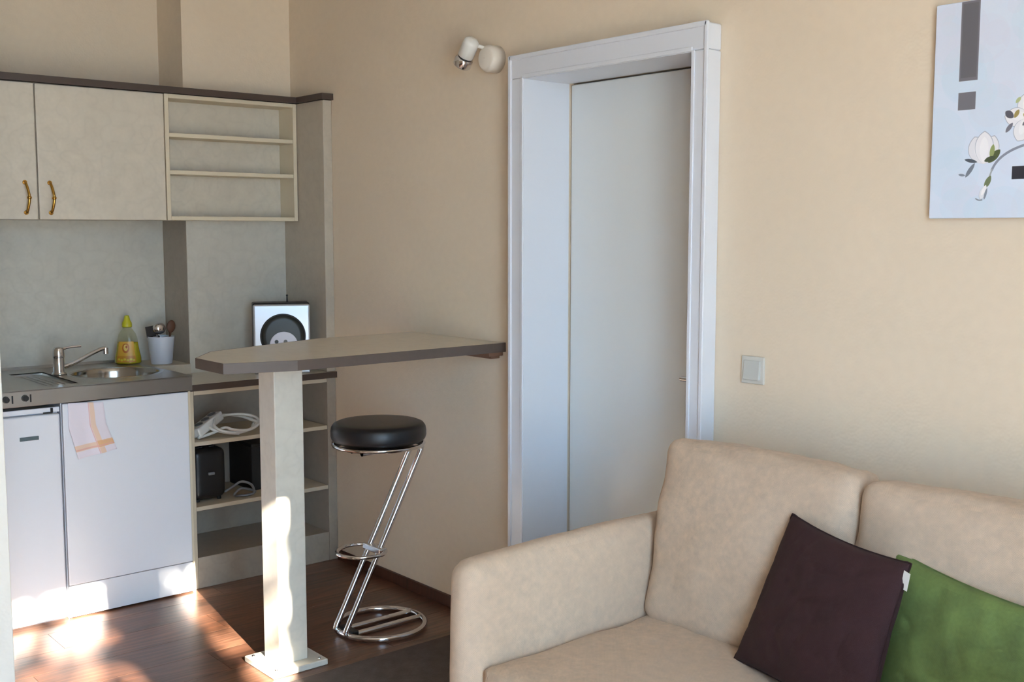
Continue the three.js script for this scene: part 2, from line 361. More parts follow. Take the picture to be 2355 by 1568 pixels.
// ---------------------------------------------------------------- kitchen: base units
const XB = 0.405, CT = 0.935;
{
  // sink cabinet
  const c = thing('sink_cabinet', 'white sink cabinet with a plain door and plinth, towel hanging on it', 'cabinet');
  addMesh('carcass', join([bx(RX + 0.01, XB - 0.02, 0.0, 0.868, 1.236, 1.252, 0.002), bx(RX + 0.01, XB - 0.02, 0.13, 0.148, 0.735, 1.236, 0.002), bx(RX + 0.01, RX + 0.016, 0.0, 0.868, 0.735, 1.236, 0.001)]), enamel, c);
  addMesh('side_panel', bx(RX + 0.01, XB - 0.004, 0.0, 0.868, 0.723, 0.735, 0.002), edgeLight, c);
  addMesh('cabinet_door', bx(XB - 0.019, XB, 0.137, 0.866, 0.735, 1.251, 0.004), enamel, c);
  addMesh('plinth', bx(XB - 0.02, XB - 0.003, 0.007, 0.134, 0.735, 1.251, 0.002), enamel, c);
  // fridge
  const f = thing('mini_fridge', 'white built-in mini fridge with a grey badge under the steel worktop', 'fridge');
  addMesh('body', bx(RX + 0.01, XB - 0.03, 0.0, 0.855, 1.262, 1.772, 0.003), enamel, f);
  addMesh('fridge_door', bx(XB - 0.028, XB + 0.004, 0.0145, 0.832, 1.263, 1.77, 0.008, 3), enamel, f);
  addMesh('top_strip', bx(XB - 0.028, XB, 0.838, 0.858, 1.263, 1.77, 0.003), enamel, f);
  const b = addMesh('badge', bx(XB + 0.003, XB + 0.007, 0.738, 0.753, 1.345, 1.415, 0.0015), new THREE.MeshStandardMaterial({ color: '#5c6b70', metalness: 0.4, roughness: 0.4 }), f);
  b.userData.label = 'small dark grey badge plate';
  addMesh('hinge_bracket', join([bx(XB - 0.004, XB + 0.006, 0.838, 0.856, 1.288, 1.297, 0.001), bx(XB + 0.001, XB + 0.007, 0.836, 0.841, 1.29, 1.325, 0.001).rotateX(0)]), blackPlastic, f);

  // stainless worktop with bowl, drainer and two hotplates: a plate with a round hole
  const w = thing('steel_worktop', 'stainless steel kitchenette worktop with round bowl, drainer and hotplates', 'worktop');
  const X0 = RX + 0.006, X1 = 0.42, Z0 = 0.722, Z1 = 1.776, BX = 0.11, BZ = 0.928, BR = 0.178;
  const sh = new THREE.Shape([[X0, -Z0], [X1, -Z0], [X1, -Z1], [X0, -Z1]].map((p) => new THREE.Vector2(...p)));
  const hole = new THREE.Path(); hole.absarc(BX, -BZ, BR, 0, Math.PI * 2, true); sh.holes.push(hole);
  const DX0 = -0.10, DX1 = 0.345, DZ0 = 1.165, DZ1 = 1.30;
  sh.holes.push(new THREE.Path([[DX0, -DZ0], [DX1, -DZ0], [DX1, -DZ1], [DX0, -DZ1]].map((p) => new THREE.Vector2(...p))));
  const pl = new THREE.ExtrudeGeometry(sh, { depth: 0.004, bevelEnabled: false, curveSegments: 48 }); pl.rotateX(-Math.PI / 2); pl.translate(0, CT - 0.004, 0);
  addMesh('top_plate', metreUV(pl), steel, w);
  addMesh('apron', bx(X1 - 0.004, X1, 0.872, CT, Z0, Z1, 0.002), steel, w);
  addMesh('apron_return', bx(0.02, X1 - 0.004, 0.872, CT - 0.004, Z0, Z0 + 0.003, 0.001), steel, w);
  addMesh('upstand', bx(X0, X0 + 0.004, CT - 0.002, CT + 0.012, Z0, Z1, 0.001), steel, w);
  addMesh('bowl', lathe([[0.001, -0.14], [0.06, -0.14], [0.12, -0.135], [0.15, -0.115], [0.166, -0.07], [0.172, -0.02], [0.1755, -0.004], [0.182, 0.0015], [0.192, 0.0012], [0.196, 0]], 64).translate(BX, CT, BZ), steelBowl, w);
  addMesh('drain', lathe([[0.001, -0.138], [0.03, -0.138], [0.033, -0.136], [0.038, -0.139]], 32).translate(BX, CT, BZ), chrome, w);
  const dr = [bx(DX0, DX1, CT - 0.014, CT - 0.012, DZ0, DZ1, 0), bx(DX0 - 0.002, DX0, CT - 0.014, CT, DZ0, DZ1, 0), bx(DX1, DX1 + 0.002, CT - 0.014, CT, DZ0, DZ1, 0), bx(DX0, DX1, CT - 0.014, CT, DZ0 - 0.002, DZ0, 0), bx(DX0, DX1, CT - 0.014, CT, DZ1, DZ1 + 0.002, 0)];
  for (let k = 0; k < 5; k++) dr.push(bx(DX0 + 0.03, DX1 - 0.03, CT - 0.013, CT - 0.009, DZ0 + 0.02 + k * 0.0235, DZ0 + 0.027 + k * 0.0235, 0.0015));
  addMesh('drainer', join(dr), steel, w);
  for (const x of [0.2, -0.08]) {
    const h = addMesh('hotplate', lathe([[0.001, 0.012], [0.02, 0.012], [0.022, 0.0105], [0.075, 0.0105], [0.08, 0.009], [0.082, 0.002], [0.09, 0.0015], [0.092, 0]], 40).translate(x, CT, 1.545), blackRubber, w);
    h.userData.label = 'round black hotplate';
  }
  for (const z of [1.393, 1.462]) {
    const k = addMesh('control_knob', join([cyl(0.013, 0.011, 0.014, 24).rotateZ(-Math.PI / 2).translate(X1 + 0.007, 0.905, z), bx(X1 + 0.012, X1 + 0.017, 0.894, 0.916, z - 0.002, z + 0.002, 0.001)]), blackPlastic, w);
    k.userData.label = 'black control knob';
  }
  for (const z of [1.372, 1.438]) addMesh('dial_mark', bx(X1 - 0.001, X1 + 0.0006, 0.888, 0.918, z - 0.003, z + 0.003, 0.0003), blackPlastic, w);
  // filler beside the chimney breast
  single('worktop_filler', bx(RX + 0.007, 0.02, 0.87, 0.934, PZ + 0.008, 0.7205, 0.002), innerShelf, 'narrow filler between the steel worktop and the chimney breast', 'filler');

  // corner base shelf
  const s = thing('corner_shelf', 'open cream corner base shelf with two boards and a dark-edged top', 'shelf');
  const X = 0.374, A = 0.002, B = 0.716;
  addMesh('side_panel', bx(0.001, X, 0, 0.862, A, A + 0.045, 0.002), greige, s);
  addMesh('side_panel', bx(0.001, X, 0, 0.862, B - 0.018, B, 0.002), greigeEdge, s);
  addMesh('back_panel', bx(0.001, 0.007, 0, 0.862, A + 0.045, B - 0.018, 0), greige, s);
  for (const y of [0.64, 0.358]) addMesh('shelf_board', bx(0.007, X - 0.003, y - 0.018, y, A + 0.046, B - 0.019, 0.002), greigeEdge, s);
  addMesh('top_rail', bx(X - 0.02, X, 0.842, 0.861, A + 0.046, B - 0.019, 0.002), greigeEdge, s);
  addMesh('bottom_board', bx(0.007, X - 0.006, 0.118, 0.136, A + 0.046, B - 0.019, 0.002), greige, s);
  addMesh('plinth', bx(X - 0.02, X - 0.001, 0, 0.136, A + 0.046, B - 0.019, 0.002), greige, s);
  const o = [[0.001, 0.001], [0.386, 0.001], [0.386, 0.719], [0.001, 0.719]];
  addMesh('worktop', board(o, 0.862, 0.889), laminate, s);
  addMesh('edge_band', edgeBand(o.slice(1, 3), 0.8615, 0.8895), corniceMat, s).userData.label = 'dark brown edge band';
}

// ---------------------------------------------------------------- bar table on one post, fixed to the wall
{
  const t = thing('bar_table', 'narrow bar table with brown edge fixed to the wall on one white post', 'table');
  const H = 1.118, o = [[0.955, 0.002], [1.603, 0.002], [1.603, 0.888], [1.534, 1.114], [1.329, 1.114], [1.176, 0.985]];
  const o2 = [[1.0, 0.002], [1.603, 0.002], [1.603, 0.888], [1.534, 1.114], [1.329, 1.114], [1.176, 0.99], [1.0, 0.45]];
  addMesh('tabletop', board(o2, H - 0.034, H), new THREE.MeshPhysicalMaterial({ color: '#d8cebe', map: marble, roughness: 0.36, clearcoat: 0.25, clearcoatRoughness: 0.25 }), t);
  addMesh('edge_band', edgeBand(o2.slice(1), H - 0.0345, H + 0.0003, 0.0018), edgeDark, t).userData.label = 'greyish brown edge band';
  const PX = 1.352, PZc = 0.815, hw = 0.056;
  addMesh('post', bx(PX - hw, PX + hw, 0.02, H - 0.034, PZc - hw, PZc + hw, 0.004), postMat, t);
  addMesh('base_plate', bx(PX - 0.108, PX + 0.108, 0, 0.022, PZc - 0.108, PZc + 0.108, 0.004), postMat, t);
  addMesh('wall_bracket', join([bx(1.30, 1.59, H - 0.05, H - 0.0345, 0.003, 0.07, 0.002), bx(1.34, 1.57, H - 0.062, H - 0.05, 0.003, 0.045, 0.002)]), new THREE.MeshStandardMaterial({ color: '#7a5a48', roughness: 0.5 }), t).userData.label = 'brown wall bracket';
  for (const [a, b] of [[-0.085, 0.085], [0.085, 0.085], [0.085, -0.085], [-0.085, -0.085]]) addMesh('base_screw', cyl(0.006, 0.005, 0.003, 12).translate(PX + a, 0.0235, PZc + b), chrome, t);
}

// ---------------------------------------------------------------- bar stool
{
  const s = thing('bar_stool', 'chrome z-shaped bar stool with a round black padded seat', 'stool', [1.262, 0, 0.352]);
  const SH = 0.722;
  addMesh('seat_pad', (() => { const g = lathe([[0.001, 0.093], [0.12, 0.092], [0.158, 0.089], [0.172, 0.083], [0.18, 0.072], [0.183, 0.056], [0.183, 0.038], [0.179, 0.026], [0.171, 0.018], [0.001, 0.016]], 64); return g.translate(0, SH, 0); })(), blackLeather, s).userData.label = 'round black leather seat pad';
  addMesh('seat_ring', lathe([[0.001, 0.0], [0.165, 0.0], [0.176, 0.002], [0.18, 0.008], [0.179, 0.014], [0.172, 0.016]], 64).translate(0, SH - 0.004, 0), chrome, s);
  const ry = 0.0125;
  addMesh('base_ring', new THREE.TorusGeometry(0.172, 0.0115, 14, 72).rotateX(Math.PI / 2).translate(0, ry, 0), chrome, s);
  for (const x of [-0.036, 0.036]) {
    const zb = 0.178, zt = -0.172;
    addMesh('leg', bentTube([[x, ry, -0.168], [x, ry, zb + 0.012], [x, SH - 0.018, zt - 0.012], [x, SH - 0.018, 0.1]], 0.026, 0.0115), chrome, s);
  }
  addMesh('foot_joint', join([bx(-0.05, 0.05, 0.001, 0.03, 0.13, 0.165, 0.006)]), blackPlastic, s);
  // foot rest: a loop clamped on the legs
  const fy = 0.318, lz = 0.178 + (-0.172 - 0.178) * (fy / SH);
  const loop = [];
  for (let k = 0; k < 24; k++) { const a = k / 24 * Math.PI * 2; loop.push([Math.cos(a) * 0.095, fy, lz + 0.05 + Math.sin(a) * 0.105 * (Math.sin(a) > 0 ? 1 : 0.75)]); }
  addMesh('foot_rest', tube(loop, 0.0075, true, 90, 10), chrome, s);
  addMesh('foot_rest_clamp', join([bx(-0.06, 0.06, fy - 0.012, fy + 0.012, lz - 0.018, lz + 0.018, 0.005)]), chrome, s);
}

// ---------------------------------------------------------------- rug and sofa
{
  const y = 0.007;
  single('rug', bx(1.52, 4.55, 0.0002, y, 0.09, 2.3, 0.003), rugMat, 'dark taupe carpet lying under the sofa on the plank floor', 'carpet');
  const s = thing('sofa', 'beige upholstered sofa with loose back cushions against the cream wall', 'sofa', [0, y, 0]);
  const AX0 = 2.552, AX1 = 2.656, W = 0.64, xs = AX1 + 0.004;
  const put = (name, g, x, yy, z, rx = 0, m = sofaMat) => { const o = addMesh(name, g, m, s); o.position.set(x, yy, z); o.rotation.x = rx; return o; };
  put('arm', softBox(AX1 - AX0, 0.635, 0.96, 0.048, [0.008, 0.012, 0.01], 26, 0.003, 1), (AX0 + AX1) / 2, 0.3725, 0.525);
  put('arm', softBox(AX1 - AX0, 0.635, 0.96, 0.048, [0.008, 0.012, 0.01], 26, 0.003, 2), xs + 2 * W + 0.004 + (AX1 - AX0) / 2, 0.3725, 0.525);
  put('frame', softBox(2 * W + 0.01, 0.22, 0.88, 0.02, [0, 0, 0], 8), xs + W, 0.16, 0.5);
  put('backrest', softBox(2 * W + 0.006, 0.62, 0.14, 0.04, [0, 0, 0.004], 16), xs + W, 0.5, 0.125, -0.05);
  for (const k of [0, 1]) {
    put('seat_cushion', softBox(W - 0.003, 0.16, 0.72, 0.02, [0.002, 0.014, 0.012], 24, 0.004, 4 + k), xs + W * (k + 0.5), 0.345, 0.61);
    put('back_cushion', softBox(W - 0.006, 0.53, 0.17, 0.045, [0.004, 0.012, 0.026], 28, 0.006, 7 + k * 3), xs + W * (k + 0.5), 0.665 - 0.012 * k, 0.262, -0.17);
  }
  for (const [x, z] of [[AX0 + 0.052, 0.12], [AX0 + 0.052, 0.92], [xs + 2 * W + 0.056, 0.12], [xs + 2 * W + 0.056, 0.92]]) addMesh('foot', cyl(0.022, 0.028, 0.06, 20).translate(x, 0.0305, z), blackPlastic, s);
}
function looseCushion(name, label, corners, t, material, phase) {
  const g = pillowGeometry(corners, t, phase), o = thing(name, label, 'cushion', g.mid.toArray());
  addMesh('cover', g.cover, material, o);
  const rim = [];
  for (let k = 0; k < 80; k++) {
    const q = k / 20, side = Math.floor(q), f = (q - side) * 2 - 1;
    rim.push(g.at(...[[f, -1], [1, f], [-f, 1], [-1, -f]][side]));
  }
  addMesh('seam', tube(rim, 0.0025, true, 160, 6), material, o);
  return { o, ...g };
}
{
  const b = looseCushion('brown_cushion', 'dark brown square cushion with a white tag propped against the sofa back', [V(3.149, 0.823, 0.345), V(3.550, 0.812, 0.47), V(3.056, 0.440, 0.45), V(3.535, 0.442, 0.60)], 0.06, brownFabric, 3.3);
  const c = b.at(1.0, 0.8), tag = addMesh('tag', bx(-0.004, 0.014, -0.021, 0.021, -0.0007, 0.0007, 0), whitePlastic, b.o);
  tag.position.copy(c).addScaledVector(b.n, 0.004); tag.rotation.set(0, -0.25, -0.2); tag.userData.label = 'white fabric tag';
  looseCushion('green_cushion', 'olive green square cushion tucked behind the brown cushion', [V(3.434, 0.792, 0.335), V(3.85, 0.752, 0.405), V(3.455, 0.437, 0.45), V(3.87, 0.440, 0.515)], 0.055, greenFabric, 8.1);
}

// ---------------------------------------------------------------- faucet and things on the worktop
{
  const f = thing('faucet', 'chrome single-lever faucet with a long swivel spout at the sink', 'faucet', [0.035, CT, 1.138]);
  addMesh('body', lathe([[0.001, 0], [0.03, 0], [0.03, 0.006], [0.023, 0.012], [0.022, 0.07], [0.0235, 0.074], [0.0235, 0.09], [0.022, 0.108], [0.016, 0.117], [0.001, 0.119]], 32), chrome, f);
  addMesh('spout', tube([[0, 0.03, -0.015], [-0.002, 0.048, -0.07], [-0.012, 0.078, -0.14], [-0.02, 0.094, -0.185], [-0.024, 0.096, -0.205]], 0.0095, false, 50, 14), chrome, f);
  addMesh('aerator', cyl(0.0115, 0.0115, 0.026, 20).translate(-0.0245, 0.085, -0.207), chrome, f);
  addMesh('lever', join([tube([[0.0, 0.109, -0.01], [0.006, 0.114, -0.05], [0.012, 0.116, -0.09]], 0.0055, false, 20, 10), bx(-0.008, 0.008, 0.103, 0.114, -0.03, 0.006, 0.003)]), chrome, f);

  // washing-up liquid
  const b = thing('soap_bottle', 'clear washing-up bottle with yellow liquid and yellow cap behind the bowl', 'bottle', [-0.148, CT, 0.772], -0.5);
  const clear = new THREE.MeshPhysicalMaterial({ color: '#f4f4ea', transmission: 1, thickness: 0, roughness: 0.05, ior: 1.35 });
  const yellow = new THREE.MeshPhysicalMaterial({ color: '#c6b222', roughness: 0.15, clearcoat: 0.6, clearcoatRoughness: 0.05 });
  const flat = (g) => g.scale(0.66, 1, 1.04);
  addMesh('shell', flat(lathe([[0.001, 0.001], [0.05, 0.001], [0.0565, 0.008], [0.0562, 0.03], [0.05, 0.06], [0.045, 0.09], [0.042, 0.115], [0.036, 0.138], [0.025, 0.155], [0.018, 0.163], [0.018, 0.172]], 40)), clear, b);
  addMesh('liquid', flat(lathe([[0.001, 0.003], [0.049, 0.003], [0.0552, 0.009], [0.0548, 0.03], [0.0487, 0.06], [0.0437, 0.09], [0.0425, 0.1], [0.001, 0.1]], 40)), yellow, b).userData.label = 'yellow liquid';
  const lab = document.createElement('canvas'); lab.width = 256; lab.height = 256;
  const q = lab.getContext('2d');
  q.fillStyle = '#d9a53a'; q.fillRect(0, 0, 256, 256); q.fillStyle = '#c88a2c'; q.fillRect(0, 170, 256, 86);
  q.fillStyle = '#d8c43c'; for (let k = 0; k < 6; k++) { q.beginPath(); q.arc(40 + k * 38, 210 + (k % 2) * 14, 18, 0, 7); q.fill(); }
  q.fillStyle = '#b5641e'; q.beginPath(); q.arc(128, 90, 52, 0, 7); q.fill(); q.fillStyle = '#e6c66a'; q.beginPath(); q.arc(128, 90, 32, 0, 7); q.fill(); q.fillStyle = '#a8541a'; q.beginPath(); q.arc(138, 84, 14, 0, 7); q.fill();
  const labT = new THREE.CanvasTexture(lab); labT.colorSpace = THREE.SRGBColorSpace;
  const lp = []; for (const [r, y] of [[0.0568, 0.012], [0.0566, 0.03], [0.0505, 0.06], [0.0455, 0.09], [0.044, 0.105]]) lp.push(new THREE.Vector2(r, y));
  addMesh('front_label', flat(new THREE.LatheGeometry(lp, 24, Math.PI * 0.22, Math.PI * 0.5)), new THREE.MeshStandardMaterial({ map: labT, roughness: 0.4, side: THREE.DoubleSide }), b).userData.label = 'orange and yellow label';
  addMesh('cap', lathe([[0.001, 0.168], [0.021, 0.168], [0.022, 0.172], [0.021, 0.188], [0.014, 0.2], [0.011, 0.216], [0.009, 0.221], [0.001, 0.222]], 28), new THREE.MeshStandardMaterial({ color: '#c9c22a', roughness: 0.4 }), b).userData.label = 'yellow cap';

  // utensil pot
  const p = thing('utensil_pot', 'white tapered pot beside the chimney breast holding wooden and steel utensils', 'pot', [-0.075, 0.934, 0.645]);
  addMesh('pot', lathe([[0.001, 0], [0.044, 0], [0.047, 0.003], [0.060, 0.122], [0.061, 0.126], [0.058, 0.126], [0.045, 0.008], [0.001, 0.007]], 40), new THREE.MeshPhysicalMaterial({ color: '#ccd1dc', roughness: 0.3, clearcoat: 0.3 }), p);
  const ut = [['wooden_spoon', 'brown wooden spoon in the white utensil pot', '#5b3a28', 0.03, -0.05, 0.14, -0.25, 0], ['steel_ladle', 'polished steel ladle in the white utensil pot', null, 0.012, 0.02, 0.135, -0.05, 1], ['black_spatula', 'dark spatula leaning in the white utensil pot', '#2b2320', -0.02, 0.06, 0.12, 0.2, 2]];
  for (const [name, label, col, dx, dz, len, tilt, kind] of ut) {
    const m = col ? new THREE.MeshStandardMaterial({ color: col, roughness: 0.55 }) : chrome;
    const u = thing(name, label, 'utensil', [-0.075 + dx * 0.4, 0.943, 0.645 + dz * 0.4]);
    u.rotation.set(-tilt * 0.25 + dz, 0, tilt * 0.2); u.rotation.x += tilt > 0 ? 0.12 : tilt < -0.1 ? -0.14 : 0;
    addMesh('handle', cyl(0.0045, 0.005, len, 10).translate(0, len / 2, 0), m, u);
    if (kind === 0) addMesh('spoon_head', new THREE.SphereGeometry(0.02, 20, 12).scale(0.45, 1.45, 1).translate(0, len + 0.022, 0), m, u);
    if (kind === 1) addMesh('ladle_bowl', new THREE.SphereGeometry(0.03, 28, 16).scale(0.8, 0.9, 1).translate(0.006, len + 0.018, 0), m, u);
    if (kind === 2) addMesh('blade', bx(-0.002, 0.002, len - 0.005, len + 0.045, -0.022, 0.022, 0.0015), m, u);
  }

  // towel hanging on the cabinet door
  const tc = document.createElement('canvas'); tc.width = 256; tc.height = 320;
  const c = tc.getContext('2d');
  c.fillStyle = '#ece4ec'; c.fillRect(0, 0, 256, 320);
  c.fillStyle = 'rgba(240,200,166,0.7)'; c.fillRect(0, 246, 256, 34); c.fillRect(150, 0, 34, 320);
  c.fillStyle = 'rgba(230,178,124,0.7)'; c.fillRect(150, 240, 106, 40); c.fillStyle = 'rgba(232,176,168,0.7)'; c.fillRect(0, 268, 256, 8); c.fillRect(142, 0, 6, 320);
  const tt = new THREE.CanvasTexture(tc); tt.colorSpace = THREE.SRGBColorSpace;
  const pos = [], uv = [], idx = [], NU = 20, NV = 28;
  // u across from the fridge side, v downwards
  for (const s of [0, 1]) for (let j = 0; j <= NV; j++) for (let i = 0; i <= NU; i++) {
    const u = i / NU, v = j / NV, left = v < 0.45 ? 1.232 : 1.232 - (v - 0.45) * 0.055;
    const z = left - u * (0.138 + 0.018 * v), y = 0.868 - v * (0.225 - 0.022 * u) - 0.008 * u * (1 - v);
    const x = XB + 0.004 + s * 0.003 + 0.006 * v + 0.004 * Math.sin(u * 9 + v * 2) * v + 0.003 * noise.noise(u * 4, v * 4, 2);
    pos.push(x, y, z); uv.push(u, 1 - v);
  }
  const M = (NU + 1) * (NV + 1);
  for (let j = 0; j < NV; j++) for (let i = 0; i < NU; i++) { const a = j * (NU + 1) + i, b2 = a + 1, d = a + NU + 1, e = d + 1; idx.push(a, b2, d, b2, e, d); idx.push(M + a, M + d, M + b2, M + b2, M + d, M + e); }
  const rimI = []; for (let i = 0; i <= NU; i++) rimI.push(i); for (let j = 1; j <= NV; j++) rimI.push(j * (NU + 1) + NU); for (let i = NU - 1; i >= 0; i--) rimI.push(NV * (NU + 1) + i); for (let j = NV - 1; j > 0; j--) rimI.push(j * (NU + 1));
  rimI.forEach((a, k) => { const b2 = rimI[(k + 1) % rimI.length]; idx.push(a, M + a, b2, b2, M + a, M + b2); });
  const tg = new THREE.BufferGeometry(); tg.setAttribute('position', new THREE.Float32BufferAttribute(pos, 3)); tg.setAttribute('uv', new THREE.Float32BufferAttribute(uv, 2)); tg.setIndex(idx); tg.computeVertexNormals();
  single('dish_towel', tg, new THREE.MeshStandardMaterial({ map: tt, roughness: 0.9, side: THREE.DoubleSide }), 'pale dish towel with orange stripes hanging on the white sink cabinet', 'towel');
}

// ---------------------------------------------------------------- player on the corner worktop
{
  const p = thing('disc_player', 'silver box-shaped disc player with a round black front on the corner worktop', 'player', [0.2, 0.89, 0.186], -0.44);
  const silver = new THREE.MeshStandardMaterial({ color: '#c9ccd2', metalness: 0.35, roughness: 0.32 });
  addMesh('housing', bx(-0.03, 0.11, 0.0, 0.315, -0.126, 0.126, 0.008, 3), silver, p);
  addMesh('back_shell', bx(-0.035, 0.085, 0.004, 0.322, -0.1275, 0.1275, 0.008, 3), blackPlastic, p);
  const lid = addMesh('disc_lid', lathe([[0.001, 0.012], [0.075, 0.012], [0.086, 0.009], [0.096, 0.003], [0.1, 0]], 56).rotateZ(-Math.PI / 2).translate(0.11, 0.172, -0.004), new THREE.MeshPhysicalMaterial({ color: '#1c2321', roughness: 0.45, clearcoat: 0.15, clearcoatRoughness: 0.3 }), p);
  lid.userData.label = 'round black disc lid';
  addMesh('lid_rim', new THREE.TorusGeometry(0.098, 0.004, 10, 56).rotateY(Math.PI / 2).translate(0.112, 0.172, -0.004), blackPlastic, p);
  const s = new THREE.Shape(); s.absarc(0, 0, 0.06, 0, Math.PI * 2);
  const disc = new THREE.ExtrudeGeometry(s, { depth: 0.003, bevelEnabled: true, bevelSize: 0.003, bevelThickness: 0.002, curveSegments: 40 }); disc.rotateY(Math.PI / 2); disc.translate(0.121, 0.13, -0.006);
  addMesh('display_disc', disc, new THREE.MeshStandardMaterial({ color: '#d5d5e2', roughness: 0.35 }), p).userData.label = 'pale round plate in the lid';
  for (const [y, z] of [[0.148, 0.026], [0.148, -0.014]]) addMesh('button', cyl(0.009, 0.008, 0.006, 20).rotateZ(-Math.PI / 2).translate(0.128, y, z), z > 0 ? blackPlastic : greyPlastic, lid);
  addMesh('antenna', join([cyl(0.004, 0.003, 0.03, 10).translate(0.03, 0.335, -0.03), new THREE.SphereGeometry(0.005, 10, 8).translate(0.03, 0.352, -0.03)]), blackPlastic, p);
}

// ---------------------------------------------------------------- things in the corner shelf
{
  const e = thing('extension_cord', 'white extension lead with its cable coiled on the upper board of the corner shelf', 'cord', [0.25, 0.641, 0.6]);
  const body = addMesh('socket_strip', bx(-0.035, 0.03, 0.0, 0.042, -0.11, 0.075, 0.008, 3), whitePlastic, e); body.rotation.set(0.34, 0.5, 0); body.position.set(0.02, 0.025, 0.0);
  addMesh('socket', join([-0.075, -0.025, 0.025].map((z) => cyl(0.019, 0.019, 0.003, 20).translate(-0.002, 0.043, z))), greyPlastic, e); e.children[1].rotation.copy(body.rotation); e.children[1].position.copy(body.position);
  const pts = []; for (let k = 0; k < 52; k++) { const a = k / 52 * Math.PI * 2 * 3.2, r = 0.082 + 0.012 * Math.sin(k * 1.3); pts.push([0.035 + Math.cos(a) * r * 0.75 + 0.008 * (k / 17), 0.009 + 0.006 * (k / 17) + 0.03 * (1 - Math.cos(a)) + 0.006 * Math.sin(k * 0.9), -0.12 + Math.sin(a) * r * 1.1 + 0.012 * Math.sin(k * 0.37)]); }
  pts.push([0.06, 0.02, -0.02], [0.075, 0.008, 0.06]);
  addMesh('cable', tube(pts, 0.0065, false, 260, 8), whitePlastic, e);
  const t = thing('toaster', 'black toaster standing on the lower board of the corner shelf', 'toaster', [0.2, 0.359, 0.605]);
  addMesh('housing', softBox(0.24, 0.22, 0.15, 0.028, [0, 0.004, 0.004], 14), blackPlastic, t).position.set(0, 0.123, 0);
  addMesh('slot', join([bx(-0.075, 0.075, 0.234, 0.2385, -0.04, -0.016, 0.001), bx(-0.075, 0.075, 0.234, 0.2385, 0.016, 0.04, 0.001)]), darkGap, t);
  addMesh('lever', bx(0.121, 0.134, 0.12, 0.132, -0.014, 0.014, 0.003), greyPlastic, t);
  for (const [x, z] of [[-0.09, -0.05], [0.09, -0.05], [-0.09, 0.05], [0.09, 0.05]]) addMesh('foot', cyl(0.009, 0.009, 0.012, 12).translate(x, 0.0065, z), blackRubber, t);
  addMesh('power_cord', tube([[0.1, 0.03, -0.075], [0.13, 0.055, -0.10], [0.15, 0.075, -0.13], [0.155, 0.055, -0.175], [0.14, 0.012, -0.19], [0.12, 0.006, -0.13], [0.14, 0.02, -0.1], [0.15, 0.045, -0.13], [0.13, 0.02, -0.2], [0.1, 0.006, -0.22]], 0.0055, false, 120, 8), greyPlastic, t);
  const k = thing('shade_block', 'black block added for the shade beside the toaster in the corner shelf', 'box', [0.155, 0.359, 0.29]);  // added block whose black colour stands in for shade inside the shelf
  addMesh('shade_body', bx(-0.13, 0.1, 0.0, 0.21, -0.07, 0.085, 0.006), blackRubber, k);
  addMesh('lid', bx(-0.134, 0.104, 0.2, 0.216, -0.074, 0.089, 0.005), blackPlastic, k);  // top slab of the added shade block
}

